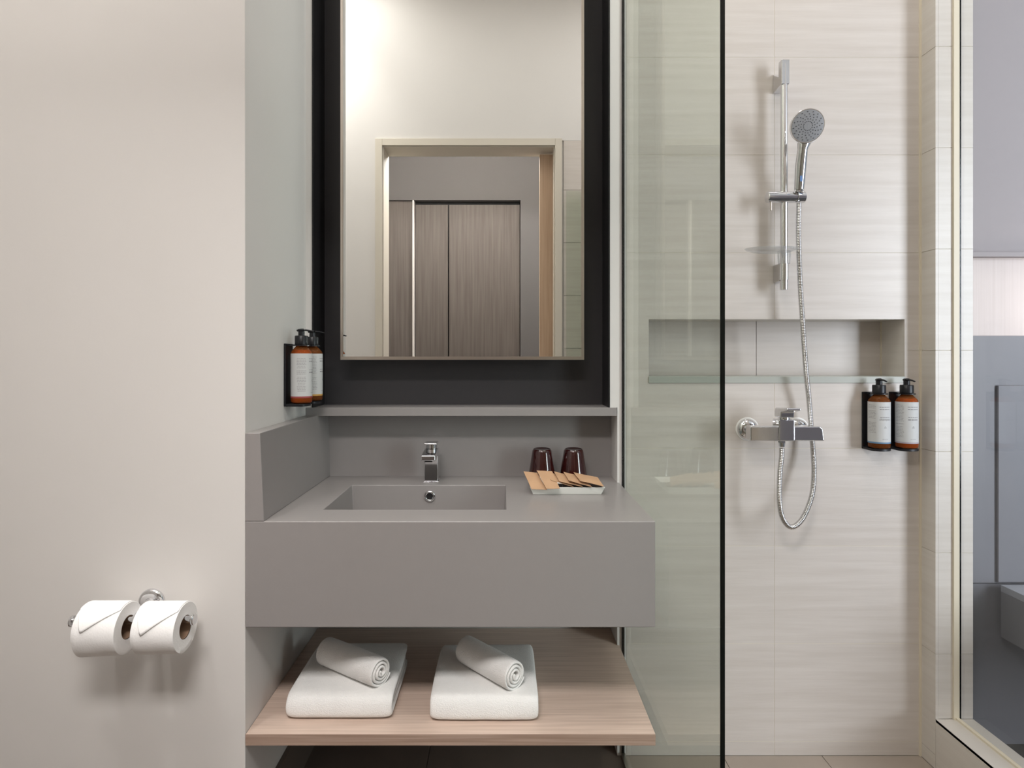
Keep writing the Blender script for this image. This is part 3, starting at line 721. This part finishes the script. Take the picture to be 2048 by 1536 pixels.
# handset
hs = thing('shower_handset', 'round chrome hand shower resting in the rail slider', 'hand shower', (RX, RY, 0))
def HP(px, py, r): return P(px, py, r) - Vector((RX, RY, 0))
hb0, hb1, hb2, hb3 = HP(1598, 384, 1.262), HP(1602, 330, 1.248), HP(1606, 296, 1.238), HP(1611, 274, 1.240)
pts = catmull([hb0, hb1, hb2, hb3], 8); NN = len(pts)-1
def hrad(i):
    u = i/NN
    for (a, ra_), (b, rb_) in zip([(0, .0135), (.3, .0155), (.62, .0135), (.82, .019), (1.0, .031)], [(.3, .0155), (.62, .0140), (.82, .019), (1.0, .031), (1.1, .031)]):
        if a <= u <= b: return ra_ + (rb_-ra_)*(u-a)/(b-a)
    return .014
bm = bmesh.new(); tube(bm, pts, hrad, 24)
hc = HP(1614, 252, 1.215)
# flatten the flare behind the head towards the head's plane
nf = Vector((-.10, -.94, -.32)).normalized()
for v in bm.verts:
    d = v.co - hc; f = max(0, 1 - abs(d.length)/.06)
    if f > 0: v.co = v.co - nf*min(0, 0) - nf*((d.dot(nf)) * f*.55) - nf*(.012*f) * -0
obj('handle', bm, CHROME, hs, smooth=True)
M = Matrix.Translation(hc) @ nf.to_track_quat('Z', 'X').to_matrix().to_4x4()
bm = bmesh.new(); lathe(bm, [(.008, -.020), (.026, -.018), (.039, -.012), (.0455, -.003), (.0462, .003), (.0445, .0055), (.0430, .0055)], 56, M)
hd = obj('head', bm, CHROME, hs, smooth='auto', ang=50)
bm = bmesh.new(); lathe(bm, [(.0428, .004), (.0428, .0060), (.030, .0072), (.004, .0075)], 56, M); fp = obj('face_plate', bm, PLATE, hd, smooth='auto')
bm = bmesh.new()
for arm in range(16):
    for k in range(5):
        rr2 = .012 + k*.0064; a = 2*PI*arm/16 + k*.13
        q = M @ Vector((rr2*math.cos(a), rr2*math.sin(a), .0066))
        Mq = Matrix.Translation(q) @ nf.to_track_quat('Z', 'X').to_matrix().to_4x4()
        lathe(bm, [(.00135, -.001), (.00125, .0016)], 7, Mq)
nzl = obj('nozzles', bm, NOZ, fp); nzl['kind'] = 'stuff'
q = HP(1602.5, 357, 1.2385)
bm = bmesh.new(); box(bm, q.x-.0032, q.x+.0032, q.y-.0003, q.y+.0007, q.z-.008, q.z+.008); obj('blue_mark', bm, mat('blue_mark', (96, 130, 180), .4), hs)
# mixer
mr = 1.24; MY = Y(mr); mz = Z(866, mr)
mxr = thing('shower_mixer', 'chrome exposed shower mixer with lever on the tiled wall', 'shower mixer', (X(1568, mr), MY, mz))
ox = X(1568, mr)
wl, wr_ = X(1497, mr)-ox, X(1644, mr)-ox
bm = bmesh.new()
ph, pl = Z(852, mr)-mz, Z(880.5, mr)-mz
prism(bm, [(wl, ph), (wr_-.012, ph), (wr_-.004, ph-.006), (wr_, pl), (wl-.0, pl)], -.014, .022, 'y'); mb = obj('body_bar', bm, CHROME, mxr, bevel=0.003, seg=3)
bx_ = (X(1552, mr)-ox, X(1584, mr)-ox)
obj('centre_block', B(bx_[0], bx_[1], -.018, .024, pl-.0003, Z(838, mr)-mz), CHROME, mxr, bevel=0.003, seg=3)
bm = bmesh.new(); cxm = (bx_[0]+bx_[1])/2; z0_ = Z(838, mr)-mz
cyl(bm, (cxm, 0, z0_), (cxm, 0, z0_+.005), .0165); obj('handle_neck', bm, CHROME, mxr, smooth='auto')
bm = bmesh.new(); z1_ = z0_+.0052
prism(bm, [(-.060, z1_+.024), (-.058, z1_+.031), (.012, z1_+.027), (.020, z1_+.018), (.020, z1_), (-.020, z1_), (-.022, z1_+.016)], cxm-.0195, cxm+.0195, 'x'); obj('lever', bm, CHROME, mxr, bevel=0.003, seg=3)
for px in (1494.5, 1600):
    cx_, cz_ = X(px, 1.31)-ox, Z(858, 1.31)-mz
    if px > 1500: cx_ = X(1494.5, 1.31)-ox + .150
    bm = bmesh.new(); gy_ = YA-MY
    lathe(bm, [(.0315, 0), (.0315, .004), (.029, .010), (.021, .016), (.013, .018)], 44, Matrix.Translation((cx_, gy_, cz_)) @ Matrix.Rotation(PI/2, 4, 'X'))
    es = obj('wall_flange', bm, CHROME, mxr, smooth='auto', ang=60)
    bm = bmesh.new(); cyl(bm, (cx_, gy_-.015, cz_), (cx_, .010, cz_), .0125); obj('inlet_pipe', bm, CHROME, es, smooth='auto')
    bm = bmesh.new(); lathe(bm, [(.030, 0.0003), (.0355, 0.0003), (.0345, .002), (.031, .0025)], 44, Matrix.Translation((cx_, gy_, cz_)) @ Matrix.Rotation(PI/2, 4, 'X')); obj('white_seal', bm, mat('white_sealant', (238, 236, 232), .5), es, smooth='auto')
ox_, oz_ = X(1563.5, mr)-ox, pl
bm = bmesh.new(); cyl(bm, (ox_, 0, oz_+.002), (ox_, 0, oz_-.006), .0105, n=6); cyl(bm, (ox_, 0, oz_-.006), (ox_, 0, oz_-.018), .0098, .0082); obj('hose_nut', bm, CHROME, mxr, smooth='auto')
# hose
hp = [(1598, 407, 1.266), (1597, 470, 1.264), (1600, 560, 1.265), (1606, 655, 1.268), (1612, 740, 1.273), (1618, 800, 1.281), (1622, 850, 1.284),
      (1626, 900, 1.280), (1628, 940, 1.272), (1625, 985, 1.262), (1613, 1022, 1.252), (1598, 1046, 1.246), (1581, 1054, 1.243), (1566, 1038, 1.241), (1559, 1005, 1.240), (1559.5, 950, 1.240), (1563, 915, 1.240), (1563.5, 896, 1.240)]
o0 = P(*hp[0])
hpts = [P(*q) - o0 for q in hp]
path = resample(catmull(hpts, 24), .00115)
bm = bmesh.new(); tube(bm, path, lambda i: .0076 if i % 4 in (0, 1) else .0064, 12)
hse = tag(obj('shower_hose', bm, HOSEM, smooth=True, loc=o0), 'ribbed metal shower hose looping from the hand shower to the mixer', 'shower hose')
